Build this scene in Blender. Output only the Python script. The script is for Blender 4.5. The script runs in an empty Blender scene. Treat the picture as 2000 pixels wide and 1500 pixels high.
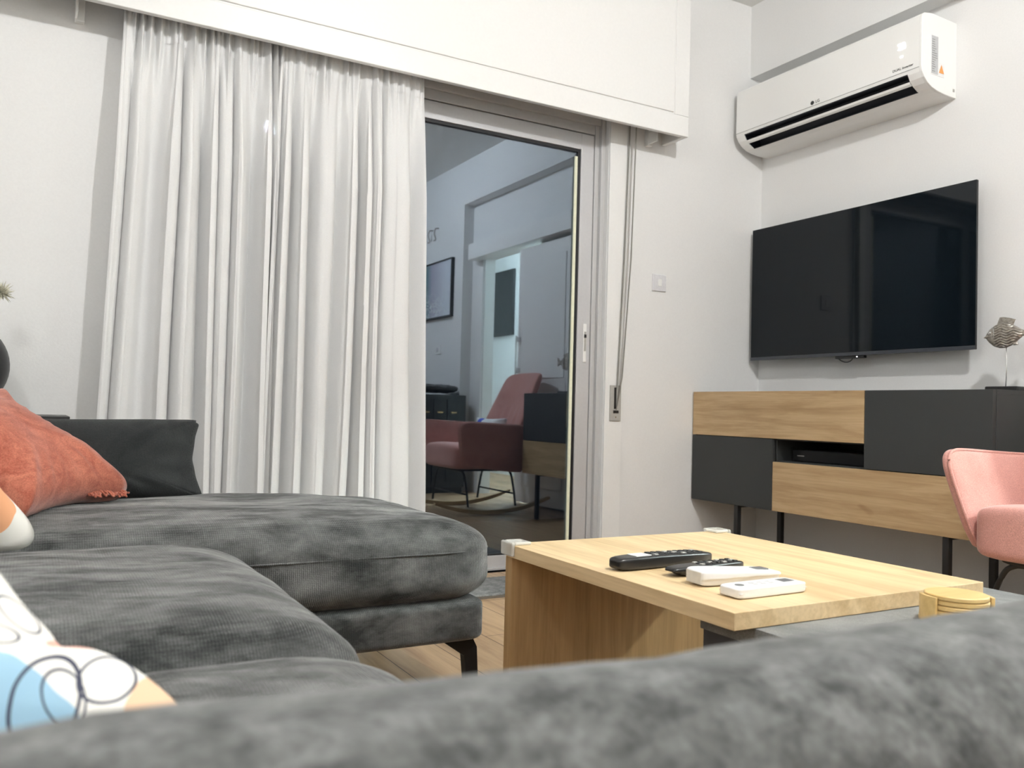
import bpy, bmesh, math, random
from mathutils import Vector, Matrix, noise
PI = math.pi
S = bpy.context.scene
COL = S.collection

# ------------------------------------------------------------------ camera
cam_d = bpy.data.cameras.new('camera'); cam = bpy.data.objects.new('camera', cam_d); COL.objects.link(cam)
RT = (0.87102, -0.49054, 0.02626); UP = (-0.03782, -0.01367, 0.99919); FW = (0.48979, 0.87131, 0.03046)
mw = Matrix(((RT[0], UP[0], -FW[0], 0), (RT[1], UP[1], -FW[1], 0), (RT[2], UP[2], -FW[2], .74), (0, 0, 0, 1)))
cam.matrix_world = mw
cam_d.sensor_width = 36; cam_d.lens = 1678.9 / 2000 * 36; cam_d.clip_start = .02
cam_d.dof.use_dof = True; cam_d.dof.focus_distance = 2.4; cam_d.dof.aperture_fstop = 5.8
S.camera = cam
# ------------------------------------------------------------------ world, exposure
w = bpy.data.worlds.new('night'); S.world = w; w.use_nodes = True
w.node_tree.nodes['Background'].inputs[0].default_value = (.25, .3, .45, 1)
w.node_tree.nodes['Background'].inputs[1].default_value = .01
S.view_settings.view_transform = 'Standard'; S.view_settings.look = 'None'
S.view_settings.gamma = 1; S.view_settings.use_curve_mapping = False
S.view_settings.exposure = 1.08

LAMP1 = (1.6, .30, 2.925); FILL_LAMP = (-.9, .5, 2.925); LAMP3 = (4.35, .0, 2.525)   # emissive globes, built with their fixtures below; the second is added fill

# ------------------------------------------------------------------ helpers
def tag(o, label=None, cat=None, group=None, kind=None):
    if label: o['label'] = label
    if cat: o['category'] = cat
    if group: o['group'] = group
    if kind: o['kind'] = kind
    return o
def obj(name, bm, mat=None, parent=None, smooth=False, auto=None):
    me = bpy.data.meshes.new(name)
    bmesh.ops.recalc_face_normals(bm, faces=bm.faces)
    bm.to_mesh(me); bm.free()
    if mat: me.materials.append(mat)
    if smooth:
        for p in me.polygons: p.use_smooth = True
    o = bpy.data.objects.new(name, me); COL.objects.link(o)
    if parent: o.parent = parent
    if auto:
        m = o.modifiers.new('Bevel', 'BEVEL'); m.width = auto; m.segments = 3; m.limit_method = 'ANGLE'; m.angle_limit = .6
        m.harden_normals = False
    return o
def empty(name, loc=(0, 0, 0), rz=0):
    o = bpy.data.objects.new(name, None); o.empty_display_size = .05
    o.location = loc; o.rotation_euler = (0, 0, rz); COL.objects.link(o); return o
def box(bm, x0, x1, y0, y1, z0, z1, mi=0):
    vs = [bm.verts.new((x, y, z)) for z in (z0, z1) for y in (y0, y1) for x in (x0, x1)]
    for q in ((0, 2, 3, 1), (4, 5, 7, 6), (0, 1, 5, 4), (2, 6, 7, 3), (0, 4, 6, 2), (1, 3, 7, 5)):
        f = bm.faces.new([vs[i] for i in q]); f.material_index = mi
def boxes(*bs):
    bm = bmesh.new()
    for b in bs: box(bm, *b)
    return bm
def prism(bm, pts, axis, a, b):
    """polygon pts (2D) extruded along axis from a to b"""
    def P(p, t): return {'y': (p[0], t, p[1]), 'x': (t, p[0], p[1]), 'z': (p[0], p[1], t)}[axis]
    v0 = [bm.verts.new(P(p, a)) for p in pts]; v1 = [bm.verts.new(P(p, b)) for p in pts]
    bm.faces.new(v0); bm.faces.new(v1[::-1]); n = len(pts)
    for i in range(n): bm.faces.new((v0[i], v0[(i+1) % n], v1[(i+1) % n], v1[i]))
def lathe(bm, prof, c=(0, 0, 0), n=40):
    rings = []
    for r, z in prof:
        rings.append([bm.verts.new((c[0]+r*math.cos(2*PI*k/n), c[1]+r*math.sin(2*PI*k/n), c[2]+z)) for k in range(n)])
    for a, b in zip(rings, rings[1:]):
        for k in range(n): bm.faces.new((a[k], a[(k+1) % n], b[(k+1) % n], b[k]))
    bm.faces.new(rings[0][::-1]); bm.faces.new(rings[-1])
def tube(bm, pts, r, n=10, flat=None):
    pts = [Vector(p) for p in pts]; rings = []
    for i, p in enumerate(pts):
        t = (pts[min(i+1, len(pts)-1)] - pts[max(i-1, 0)]).normalized()
        ref = Vector((0, 0, 1)) if abs(t.z) < .9 else Vector((1, 0, 0))
        a = t.cross(ref).normalized(); b = t.cross(a).normalized()
        rr = r[i] if isinstance(r, (list, tuple)) else r
        ra, rb = (rr, rr) if flat is None else (flat[0], flat[1])
        rings.append([bm.verts.new(p + a*ra*math.cos(2*PI*k/n) + b*rb*math.sin(2*PI*k/n)) for k in range(n)])
    for a, b in zip(rings, rings[1:]):
        for k in range(n): bm.faces.new((a[k], a[(k+1) % n], b[(k+1) % n], b[k]))
    bm.faces.new(rings[0]); bm.faces.new(rings[-1][::-1])
def smooth_path(pts, n=8):
    out = []; P = [Vector(p) for p in pts]; P = [2*P[0]-P[1]] + P + [2*P[-1]-P[-2]]
    for i in range(1, len(P)-2):
        for k in range(n):
            t = k/n
            out.append(.5*((2*P[i]) + (P[i+1]-P[i-1])*t + (2*P[i-1]-5*P[i]+4*P[i+1]-P[i+2])*t*t + (-P[i-1]+3*P[i]-3*P[i+1]+P[i+2])*t**3))
    out.append(P[-2]); return out
def rbox(bm, c, s, e=5., n=24, fn=None, ev=None):
    """soft box: superellipsoid-like cushion centred c with half sizes s; e = squareness"""
    q = bmesh.ops.create_cube(bm, size=2)
    bmesh.ops.subdivide_edges(bm, edges=list(bm.edges), cuts=n, use_grid_fill=True)
    vs = list(bm.verts)
    for v in vs:
        p = v.co.copy()
        m = max(abs(p.x), abs(p.y), abs(p.z))
        k = (abs(p.x)**e + abs(p.y)**e + abs(p.z)**e)**(1/e)
        d = p/k*m
        v.co = Vector((c[0]+d.x*s[0], c[1]+d.y*s[1], c[2]+d.z*s[2]))
        if fn: v.co = fn(v.co, d)
def pillow(bm, outline, t, n=26, k=.5, pw=2.4):
    """inflated outline in local XY (list of 2D points round the centre), thickness 2t in Z"""
    m = len(outline); top, bot = [], []
    for r in range(n+1):
        rr = math.sin(r/n*PI/2)
        h = t*max(0, 1-rr**pw)**k
        if r == 0:
            a = bm.verts.new((0, 0, h)); b = bm.verts.new((0, 0, -h)); top.append([a]); bot.append([b]); continue
        top.append([bm.verts.new((p[0]*rr, p[1]*rr, h)) for p in outline])
        bot.append(top[-1] if r == n else [bm.verts.new((p[0]*rr, p[1]*rr, -h)) for p in outline])
    for L, flip in ((top, False), (bot, True)):
        for r in range(n):
            for i in range(m):
                j = (i+1) % m
                f = (L[0][0], L[1][i], L[1][j]) if r == 0 else (L[r][i], L[r+1][i], L[r+1][j], L[r][j])
                bm.faces.new(f[::-1] if flip else f)
def square_outline(w, h, pinch=.04, n=18, sharp=1):
    o = []
    cs = [(-w, -h), (w, -h), (w, h), (-w, h)]
    for i in range(4):
        a, b = Vector(cs[i]), Vector(cs[(i+1) % 4]); d = (b-a); nrm = Vector((-d.y, d.x)).normalized()
        for k in range(n):
            t = k/n; p = a + d*t + nrm*pinch*math.sin(PI*t)
            o.append((p.x, p.y))
    return o
def place(o, org, ex, ey, twist=0):
    """orient local X along ex, Y along ey (orthogonalised), origin org"""
    ex = Vector(ex).normalized(); ez = ex.cross(Vector(ey)).normalized(); ey = ez.cross(ex)
    o.matrix_world = Matrix(((ex.x, ey.x, ez.x, org[0]), (ex.y, ey.y, ez.y, org[1]), (ex.z, ey.z, ez.z, org[2]), (0, 0, 0, 1)))
def wrinkle(bm, amp, sc, seed=0, axis=2, stretch=(1, 1, 1)):
    for v in bm.verts:
        p = Vector((v.co.x*stretch[0], v.co.y*stretch[1], v.co.z*stretch[2]))*sc + Vector((seed, seed*1.7, 0))
        v.co[axis] += amp*noise.noise(p) + amp*.4*noise.noise(p*2.7)
def text(name, body, size, mat, parent, loc, R, align='CENTER', ext=.0004):
    cu = bpy.data.curves.new(name, 'FONT'); cu.body = body; cu.size = size; cu.extrude = ext
    cu.align_x = align; cu.align_y = 'CENTER'; cu.materials.append(mat)
    tmp = bpy.data.objects.new(name + '_curve', cu)
    me = bpy.data.meshes.new_from_object(tmp); me.name = name; bpy.data.objects.remove(tmp)
    if not me.materials: me.materials.append(mat)
    o = bpy.data.objects.new(name, me); COL.objects.link(o); o.parent = parent
    o.matrix_local = Matrix.Translation(loc) @ R.to_4x4(); return o

# ------------------------------------------------------------------ materials
def newmat(name):
    m = bpy.data.materials.new(name); m.use_nodes = True
    nt = m.node_tree; return m, nt, nt.nodes['Principled BSDF']
def tc(nt, scale=(1, 1, 1), rot=(0, 0, 0)):
    a = nt.nodes.new('ShaderNodeTexCoord'); b = nt.nodes.new('ShaderNodeMapping')
    b.inputs['Scale'].default_value = scale; b.inputs['Rotation'].default_value = rot
    nt.links.new(a.outputs['Object'], b.inputs[0]); return b.outputs[0]
def nz(nt, vec, scale, detail=3, rough=.5, dist=0):
    n = nt.nodes.new('ShaderNodeTexNoise'); n.inputs['Scale'].default_value = scale
    n.inputs['Detail'].default_value = detail; n.inputs['Roughness'].default_value = rough; n.inputs['Distortion'].default_value = dist
    nt.links.new(vec, n.inputs['Vector']); return n.outputs['Fac']
def ramp(nt, fac, stops):
    r = nt.nodes.new('ShaderNodeValToRGB'); e = r.color_ramp.elements
    while len(e) < len(stops): e.new(.5)
    for i, (p, c) in enumerate(stops): e[i].position = p; e[i].color = (*c, 1)
    nt.links.new(fac, r.inputs[0]); return r.outputs[0]
def bump(nt, h, strength, dist=.002):
    b = nt.nodes.new('ShaderNodeBump'); b.inputs['Strength'].default_value = strength; b.inputs['Distance'].default_value = dist
    nt.links.new(h, b.inputs['Height']); return b.outputs[0]
def mixc(nt, fac, a, b, mode='MIX'):
    m = nt.nodes.new('ShaderNodeMix'); m.data_type = 'RGBA'; m.blend_type = mode
    for s, v in ((0, fac), (6, a), (7, b)):
        if hasattr(v, 'links'): nt.links.new(v, m.inputs[s])
        elif s == 0: m.inputs[0].default_value = v
        else: m.inputs[s].default_value = (*v, 1)
    return m.outputs[2]
def math_n(nt, op, a, b=0.):
    m = nt.nodes.new('ShaderNodeMath'); m.operation = op
    for i, v in enumerate((a, b)):
        if hasattr(v, 'links'): nt.links.new(v, m.inputs[i])
        else: m.inputs[i].default_value = v
    return m.outputs[0]
def simple(name, col, rough=.5, metal=0, spec=.5, bumpy=0, bscale=80, emit=None, es=0, var=.04):
    m, nt, p = newmat(name)
    v = tc(nt); n = nz(nt, v, bscale, 2)
    c2 = tuple(min(1, x*(1+var)) for x in col); c1 = tuple(x*(1-var) for x in col)
    nt.links.new(ramp(nt, n, [(.3, c1), (.7, c2)]), p.inputs['Base Color'])
    p.inputs['Roughness'].default_value = rough; p.inputs['Metallic'].default_value = metal
    p.inputs['Specular IOR Level'].default_value = spec
    if bumpy: nt.links.new(bump(nt, n, bumpy), p.inputs['Normal'])
    if emit: p.inputs['Emission Color'].default_value = (*emit, 1); p.inputs['Emission Strength'].default_value = es
    return m
def wood(name, light_c, dark_c, along='x', rough=.45, sc=1., knots=True, vary=1.):
    m, nt, p = newmat(name)
    st = {'x': (1.2, 14, 14), 'y': (14, 1.2, 14), 'z': (14, 14, 1.2)}[along]
    v = tc(nt, tuple(s*sc for s in st)); a = nz(nt, v, 1.6, 8, .65, .5)
    st2 = {'x': (3, 90, 90), 'y': (90, 3, 90), 'z': (90, 90, 3)}[along]
    b = nz(nt, tc(nt, tuple(s*sc for s in st2)), 1.5, 3, .6)
    mid = tuple((x+y)/2 for x, y in zip(light_c, dark_c))
    ca = ramp(nt, a, [(.30, dark_c), (.46, mid), (.58, light_c), (.8, light_c)])
    cb = ramp(nt, b, [(.35, (.86, .84, .80)), (.6, (1, 1, 1))])
    c = mixc(nt, vary*.8, ca, cb, 'MULTIPLY')
    if knots:
        kv = tc(nt, {'x': (1.8, 5, 5), 'y': (5, 1.8, 5), 'z': (5, 5, 1.8)}[along])
        k = nz(nt, kv, 1.2, 2, .4, 1.2)
        c = mixc(nt, 1, c, ramp(nt, k, [(.24, (.62, .5, .4)), (.31, (1, 1, 1))]), 'MULTIPLY')
    nt.links.new(c, p.inputs['Base Color']); p.inputs['Roughness'].default_value = rough
    nt.links.new(bump(nt, b, .08, .001), p.inputs['Normal'])
    return m
def fabric(name, dark, light_c, patch=5, stretch=(1, 1, 1), weave=900, sheen=.3, lo=.38, hi=.62, bs=.5, rough=.9, ribs=None, dist=.6):
    m, nt, p = newmat(name)
    v = tc(nt, stretch); a = nz(nt, v, patch, 6, .62, dist)
    fine = nz(nt, tc(nt), weave*.6, 2)
    c = ramp(nt, a, [(lo, dark), (hi, light_c)])
    c = mixc(nt, .55, c, ramp(nt, fine, [(.3, (.55, .55, .55)), (.7, (1.25, 1.25, 1.25))]), 'MULTIPLY')
    h = fine
    if ribs:
        wv = nt.nodes.new('ShaderNodeTexWave'); wv.inputs['Scale'].default_value = ribs; wv.bands_direction = 'X'
        wv.inputs['Distortion'].default_value = 1.2; wv.inputs['Detail'].default_value = 1; wv.inputs['Detail Scale'].default_value = 2
        nt.links.new(tc(nt, (1, .25, 1)), wv.inputs['Vector'])
        wz = nt.nodes.new('ShaderNodeTexWave'); wz.inputs['Scale'].default_value = ribs*1.1; wz.bands_direction = 'Z'
        nt.links.new(tc(nt), wz.inputs['Vector'])
        h = math_n(nt, 'ADD', math_n(nt, 'ADD', math_n(nt, 'MULTIPLY', wv.outputs['Fac'], .6), math_n(nt, 'MULTIPLY', wz.outputs['Fac'], .25)), fine)
        c = mixc(nt, .4, c, ramp(nt, wv.outputs['Fac'], [(.1, (.6, .6, .6)), (.8, (1.15, 1.15, 1.15))]), 'MULTIPLY')
    nt.links.new(c, p.inputs['Base Color']); p.inputs['Roughness'].default_value = rough
    p.inputs['Specular IOR Level'].default_value = .15
    p.inputs['Sheen Weight'].default_value = sheen; p.inputs['Sheen Roughness'].default_value = .4
    nt.links.new(bump(nt, h, bs, .002), p.inputs['Normal'])
    return m

WHITE = simple('wall_paint', (.80, .80, .79), .75, bumpy=.12, bscale=140, var=.015, spec=.25)
CEIL = simple('ceiling_paint', (.82, .82, .80), .85, var=.01, spec=.2)
LACQ = simple('white_lacquer', (.84, .84, .825), .35, var=.01)
ALU = simple('grey_aluminium', (.60, .60, .61), .45, metal=.35, var=.02)
ALU2 = simple('grey_aluminium_frame', (.56, .56, .56), .5, metal=.3, var=.02)
GASKET = simple('black_rubber', (.012, .012, .014), .35)
PALE = simple('pale_exterior_guide', (.85, .86, .66), .6)
BLACK = simple('black_metal', (.012, .012, .013), .45)
BLKP = simple('black_plastic', (.012, .012, .013), .28)
BLKS = simple('black_satin', (.02, .021, .022), .4)
SCREEN = simple('screen_glass', (.004, .007, .010), .05, spec=.28, var=0)
ANTH = simple('anthracite_laminate', (.040, .043, .043), .55, bumpy=.05, bscale=300, spec=.35)
OAK = wood('oak_veneer', (.57, .41, .23), (.40, .265, .13), 'y', .5)
OAKT = wood('table_oak_top', (.80, .61, .36), (.61, .43, .22), 'y', .42, vary=.8)
OAKV = wood('table_oak_panel', (.47, .305, .145), (.34, .21, .09), 'z', .5)
BAMBOO = wood('bamboo', (.80, .58, .25), (.66, .44, .17), 'x', .4, knots=False, vary=.4)
ROCK = wood('rocker_wood', (.62, .45, .24), (.45, .30, .14), 'x', .45, knots=False)
CONC = fabric('concrete_laminate', (.17, .18, .18), (.27, .275, .27), 7, sheen=0, bs=.05, rough=.5)
CHAR = simple('charcoal_laminate', (.055, .055, .06), .6)
SOFA = fabric('grey_chenille', (.030, .033, .032), (.185, .19, .185), 10, (.8, 1.5, 1.5), 900, .9, .36, .70, .6, ribs=70, dist=.15)
def nap(m, scale, st):
    nt = m.node_tree; p = nt.nodes['Principled BSDF']
    n = nz(nt, tc(nt, st), scale, 7, .7, .2)
    nt.links.new(math_n(nt, 'MULTIPLY', ramp(nt, n, [(.40, (.12, .12, .12)), (.62, (1, 1, 1))]), .95), p.inputs['Sheen Weight'])
    p.inputs['Sheen Roughness'].default_value = .35
nap(SOFA, 5., (.8, 2, 1.3))
SOFAN = fabric('grey_chenille_near', (.050, .053, .052), (.19, .195, .19), 34, (1, 1.4, 1), 300, .3, .34, .72, .5, dist=.2)
DKCUSH = fabric('charcoal_chenille', (.022, .024, .025), (.040, .043, .043), 8, (1, 1, 1), 700, .15, .35, .65, .5, ribs=140)
RUST = fabric('rust_velvet', (.35, .095, .06), (.53, .185, .12), 16, (1, 1, 1), 500, .35, .35, .65, .35, dist=1.5)
PINK = fabric('pink_velvet', (.60, .29, .25), (.68, .37, .325), 6, (1, 1, 1), 700, .35, .3, .7, .25)
MATM = fabric('grey_mat_pile', (.15, .155, .155), (.30, .30, .29), 30, (1, 1, 1), 260, .1, .35, .65, .9)
GREYP = simple('grey_plastic', (.42, .41, .38), .45)
STRAP = simple('strap_webbing', (.33, .32, .29), .8, bumpy=.4, bscale=500)
ACW = simple('white_plastic', (.86, .86, .84), .3, var=.005)
ACD = simple('dark_interior', (.006, .008, .014), .5)
WPL = simple('remote_white_plastic', (.86, .86, .86), .3, var=.005)
LCD = simple('lcd_grey', (.20, .21, .22), .25)
BTNG = simple('button_grey', (.62, .62, .62), .5)
INK = simple('print_ink', (.03, .03, .03), .5)
INKG = simple('grey_ink', (.25, .25, .25), .5)
STICK = simple('sticker_grey', (.50, .51, .52), .4)
LED = simple('led_white', (1, 1, 1), .5, emit=(1, 1, 1), es=2.2)
ORANGE = simple('warning_orange', (.80, .35, .10), .5)
SILVER = simple('antique_silver', (.36, .335, .295), .38, metal=.6, bumpy=.3, bscale=110, var=.35)
CHROME = simple('chrome', (.75, .75, .75), .15, metal=1)
GOLD = simple('brass', (.75, .52, .25), .3, metal=1)
DRY = simple('dried_flower', (.62, .60, .48), .9, var=.3)
GLOBE = simple('lamp_globe', (1, 1, 1), .4, emit=(.99, .99, .985), es=560)
FILL_GLOBE = simple('fill_globe', (1, 1, 1), .4, emit=(.99, .99, .985), es=190)  # emission of the added fill lamp
GLOBE3 = simple('hall_globe', (1, 1, 1), .4, emit=(.85, 1, .97), es=1100)

# clear plastic corner guards
def glassy(name, tint, fac_t, rough=.05):
    m = bpy.data.materials.new(name); m.use_nodes = True; nt = m.node_tree; nt.nodes.clear()
    o = nt.nodes.new('ShaderNodeOutputMaterial'); mx = nt.nodes.new('ShaderNodeMixShader')
    a = nt.nodes.new('ShaderNodeBsdfTransparent'); a.inputs[0].default_value = (*tint, 1)
    b = nt.nodes.new('ShaderNodeBsdfGlossy'); b.inputs[0].default_value = (.74, .84, 1.0, 1); b.inputs['Roughness'].default_value = rough
    lw = nt.nodes.new('ShaderNodeFresnel'); lw.inputs[0].default_value = 1.5
    f = math_n(nt, 'ADD', lw.outputs[0], fac_t)
    nt.links.new(f, mx.inputs[0]); nt.links.new(a.outputs[0], mx.inputs[1]); nt.links.new(b.outputs[0], mx.inputs[2])
    nt.links.new(mx.outputs[0], o.inputs[0]); return m
GLASS = glassy('door_glass', (.80, .85, .84), .125, 0)
def clear_mat():
    m, nt, p = newmat('clear_plastic'); p.inputs['Base Color'].default_value = (.85, .85, .80, 1); p.inputs['Roughness'].default_value = .12
    p.inputs['Alpha'].default_value = .5; return m
CLEAR = clear_mat()

def curtain_mat():
    m = bpy.data.materials.new('sheer_linen'); m.use_nodes = True; nt = m.node_tree; nt.nodes.clear()
    o = nt.nodes.new('ShaderNodeOutputMaterial')
    fine = nz(nt, tc(nt, (1, 1, 2.2)), 330, 4, .7)
    col = ramp(nt, fine, [(.25, (.86, .86, .855)), (.7, (.98, .98, .975))])
    d = nt.nodes.new('ShaderNodeBsdfDiffuse'); t = nt.nodes.new('ShaderNodeBsdfTranslucent'); tr = nt.nodes.new('ShaderNodeBsdfTransparent')
    nt.links.new(col, d.inputs[0]); nt.links.new(col, t.inputs[0])
    nt.links.new(bump(nt, fine, .3, .001), d.inputs['Normal'])
    a = nt.nodes.new('ShaderNodeMixShader'); a.inputs[0].default_value = .17
    nt.links.new(d.outputs[0], a.inputs[1]); nt.links.new(t.outputs[0], a.inputs[2])
    b = nt.nodes.new('ShaderNodeMixShader'); b.inputs[0].default_value = .05
    nt.links.new(a.outputs[0], b.inputs[1]); nt.links.new(tr.outputs[0], b.inputs[2])
    nt.links.new(b.outputs[0], o.inputs[0]); return m
SHEER = curtain_mat()

def floor_mat():
    m, nt, p = newmat('oak_laminate_floor')
    v = tc(nt, (1, 1, 1), (0, 0, PI/2))
    br = nt.nodes.new('ShaderNodeTexBrick'); br.inputs['Scale'].default_value = 1; br.offset = .37
    br.inputs['Brick Width'].default_value = 1.25; br.inputs['Row Height'].default_value = .19
    br.inputs['Mortar Size'].default_value = .0015; br.inputs['Mortar'].default_value = (.10, .06, .035, 1)
    br.inputs['Color1'].default_value = (.90, .88, .86, 1); br.inputs['Color2'].default_value = (1.08, 1.05, 1.0, 1)
    nt.links.new(v, br.inputs['Vector'])
    a = nz(nt, tc(nt, (16, 1.3, 1)), 1.3, 8, .62, .6)
    g = ramp(nt, a, [(.30, (.30, .185, .10)), (.5, (.46, .315, .185)), (.7, (.55, .39, .24))])
    nt.links.new(mixc(nt, 1, g, br.outputs['Color'], 'MULTIPLY'), p.inputs['Base Color'])
    p.inputs['Roughness'].default_value = .42
    nt.links.new(bump(nt, br.outputs['Fac'], -.3, .001), p.inputs['Normal']); return m
FLOOR = floor_mat()

def print_mat():
    """cream cotton with blue, peach and coral patches and thin ink loops (object space XY of the cushion)"""
    m, nt, p = newmat('printed_cotton'); v0 = tc(nt)
    sep = nt.nodes.new('ShaderNodeSeparateXYZ'); nt.links.new(v0, sep.inputs[0])
    nxo = nz(nt, v0, 22, 1)
    def blob(cx, cy, rx, ry, rot=0, wob=.25, edge=.03):
        mp = nt.nodes.new('ShaderNodeMapping'); mp.vector_type = 'TEXTURE'
        mp.inputs['Location'].default_value = (cx, cy, 0); mp.inputs['Rotation'].default_value = (0, 0, rot)
        mp.inputs['Scale'].default_value = (rx, ry, 1e3)
        nt.links.new(v0, mp.inputs[0])
        ln = nt.nodes.new('ShaderNodeVectorMath'); ln.operation = 'LENGTH'; nt.links.new(mp.outputs[0], ln.inputs[0])
        d = math_n(nt, 'ADD', ln.outputs['Value'], math_n(nt, 'MULTIPLY', math_n(nt, 'SUBTRACT', nxo, .5), wob))
        return d
    def disc(*a, **k): return math_n(nt, 'LESS_THAN', blob(*a, **k), 1)
    def ring(*a, th=.03, **k):
        d = blob(*a, **k); return math_n(nt, 'LESS_THAN', math_n(nt, 'ABSOLUTE', math_n(nt, 'SUBTRACT', d, 1)), th)
    c = (.86, .84, .78)
    c = mixc(nt, disc(.100, -.022, .078, .050, -.45, wob=.35), c, (.34, .55, .70))
    c = mixc(nt, disc(.250, -.018, .046, .036, .5, wob=.3), c, (.82, .55, .36))
    c = mixc(nt, disc(.146, .060, .032, .007, -1.0, wob=.2), c, (.80, .40, .32))
    c = mixc(nt, disc(.168, .033, .022, .006, 0, wob=.2), c, (.80, .42, .33))
    c = mixc(nt, disc(.19, -.09, .04, .06, 0, wob=.4), c, (.85, .42, .22))
    c = mixc(nt, disc(-.1, .1, .09, .06, .6, wob=.4), c, (.33, .58, .80))
    for a in ((.153, -.012, .021, .034, -.15), (.164, -.010, .013, .021, .4), (.127, .054, .020, .007, -.75), (.112, .038, .018, .007, -.2), (.192, .002, .020, .018, .3), (-.05, 0, .06, .03, .5)):
        c = mixc(nt, ring(*a, wob=.35, th=.06), c, (.05, .055, .09))
    nt.links.new(c, p.inputs['Base Color']); p.inputs['Roughness'].default_value = .85
    nt.links.new(bump(nt, nz(nt, v0, 500, 2), .15, .001), p.inputs['Normal'])
    return m
PRINT = print_mat()

def picture_mat():
    m, nt, p = newmat('abstract_canvas')
    v = tc(nt)
    sep = nt.nodes.new('ShaderNodeSeparateXYZ'); nt.links.new(v, sep.inputs[0])
    base = ramp(nt, math_n(nt, 'ADD', math_n(nt, 'MULTIPLY', sep.outputs['Y'], 1.1), .6), [(.15, (.10, .12, .13)), (.45, (.10, .25, .27)), (.6, (.42, .40, .50)), (.95, (.62, .66, .74))])
    sp = ramp(nt, nz(nt, v, 55, 3), [(.52, (0, 0, 0)), (.58, (1, 1, 1))])
    low = ramp(nt, math_n(nt, 'ADD', sep.outputs['Z'], .5), [(.35, (1, 1, 1)), (.6, (0, 0, 0))])
    c = mixc(nt, math_n(nt, 'MULTIPLY', sp, low), base, (.75, .8, .8))
    nt.links.new(c, p.inputs['Base Color']); p.inputs['Roughness'].default_value = .3; return m

# ------------------------------------------------------------------ setting
def struct(name, bm, mat, label=None, parent=None, bev=None):
    o = obj(name, bm, mat, parent, auto=bev)
    if not parent: o['kind'] = 'structure'
    if label: o['label'] = label
    return o
struct('floor', boxes((-2.0, 3.60, -1.3, 3.46, -.1, 0)), FLOOR)
struct('ceiling', boxes((-2.1, 3.66, -1.3, 3.72, 3.0, 3.1)), CEIL)
struct('wall_window', boxes((-2.0, .30, 3.46, 3.66, -.1, 3.0), (2.46, 3.66, 3.46, 3.66, -.1, 3.0), (.30, 2.46, 3.46, 3.66, 2.20, 3.0)), WHITE)
struct('wall_screen', boxes((3.5, 3.66, 1.25, 3.46, -.1, 3.0)), WHITE)
struct('wall_beside_hall', boxes((3.5, 3.60, .05, .29, -.1, 3.0)), WHITE)
struct('wall_above_hall', boxes((3.5, 3.60, .29, 1.25, 2.08, 3.0)), WHITE)
struct('wall_picture', boxes((3.40, 3.599, -1.15, .05, -.1, 3.0)), WHITE)
struct('wall_back', boxes((-2.1, 3.66, -1.3, -1.15, -.1, 3.0)), WHITE)
struct('wall_left', boxes((-2.1, -2.0, -1.15, 3.46, -.1, 3.0)), WHITE)
struct('trim_1', boxes((3.40, 3.5, .05, 3.46, 2.60, 3.0)), WHITE, 'white ceiling beam above the air conditioner')
struct('trim_2', boxes((2.462, 2.565, 3.448, 3.46, 0, 2.2)), LACQ, 'narrow white upright strip beside the sliding door frame')
struct('balcony_floor', boxes((-.5, 3.4, 3.66, 5.2, -.12, -.02)), CHAR)
# hall beyond the sliding door
bm = boxes((3.60, 4.9, -2.7, -2.6, 0, 2.6), (4.8, 4.9, -2.6, 2.0, 0, 2.6), (3.66, 4.9, 2.0, 2.1, 0, 2.6), (3.60, 3.66, -1.3, .02, 0, 2.6), (3.56, 3.66, -2.6, -1.3, 0, 2.6))
struct('wall_hall', bm, WHITE)
struct('floor_hall', boxes((3.60, 4.9, -2.7, 2.1, -.1, 0)), FLOOR)
struct('ceiling_hall', boxes((3.601, 4.9, -2.7, 2.1, 2.6, 2.7)), CEIL)
struct('trim_3', boxes((3.482, 3.5, .19, .29, 0, 2.1), (3.5, 3.60, .29, .302, 0, 2.08)), LACQ, 'white door casing of the lit hall opening')
o = tag(obj('hanging_panel', boxes((4.77, 4.8, -1.98, -1.45, 1.6, 2.36)), BLKS, auto=.004), 'dark rectangular panel hung on the lit hallway wall', 'picture')

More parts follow.
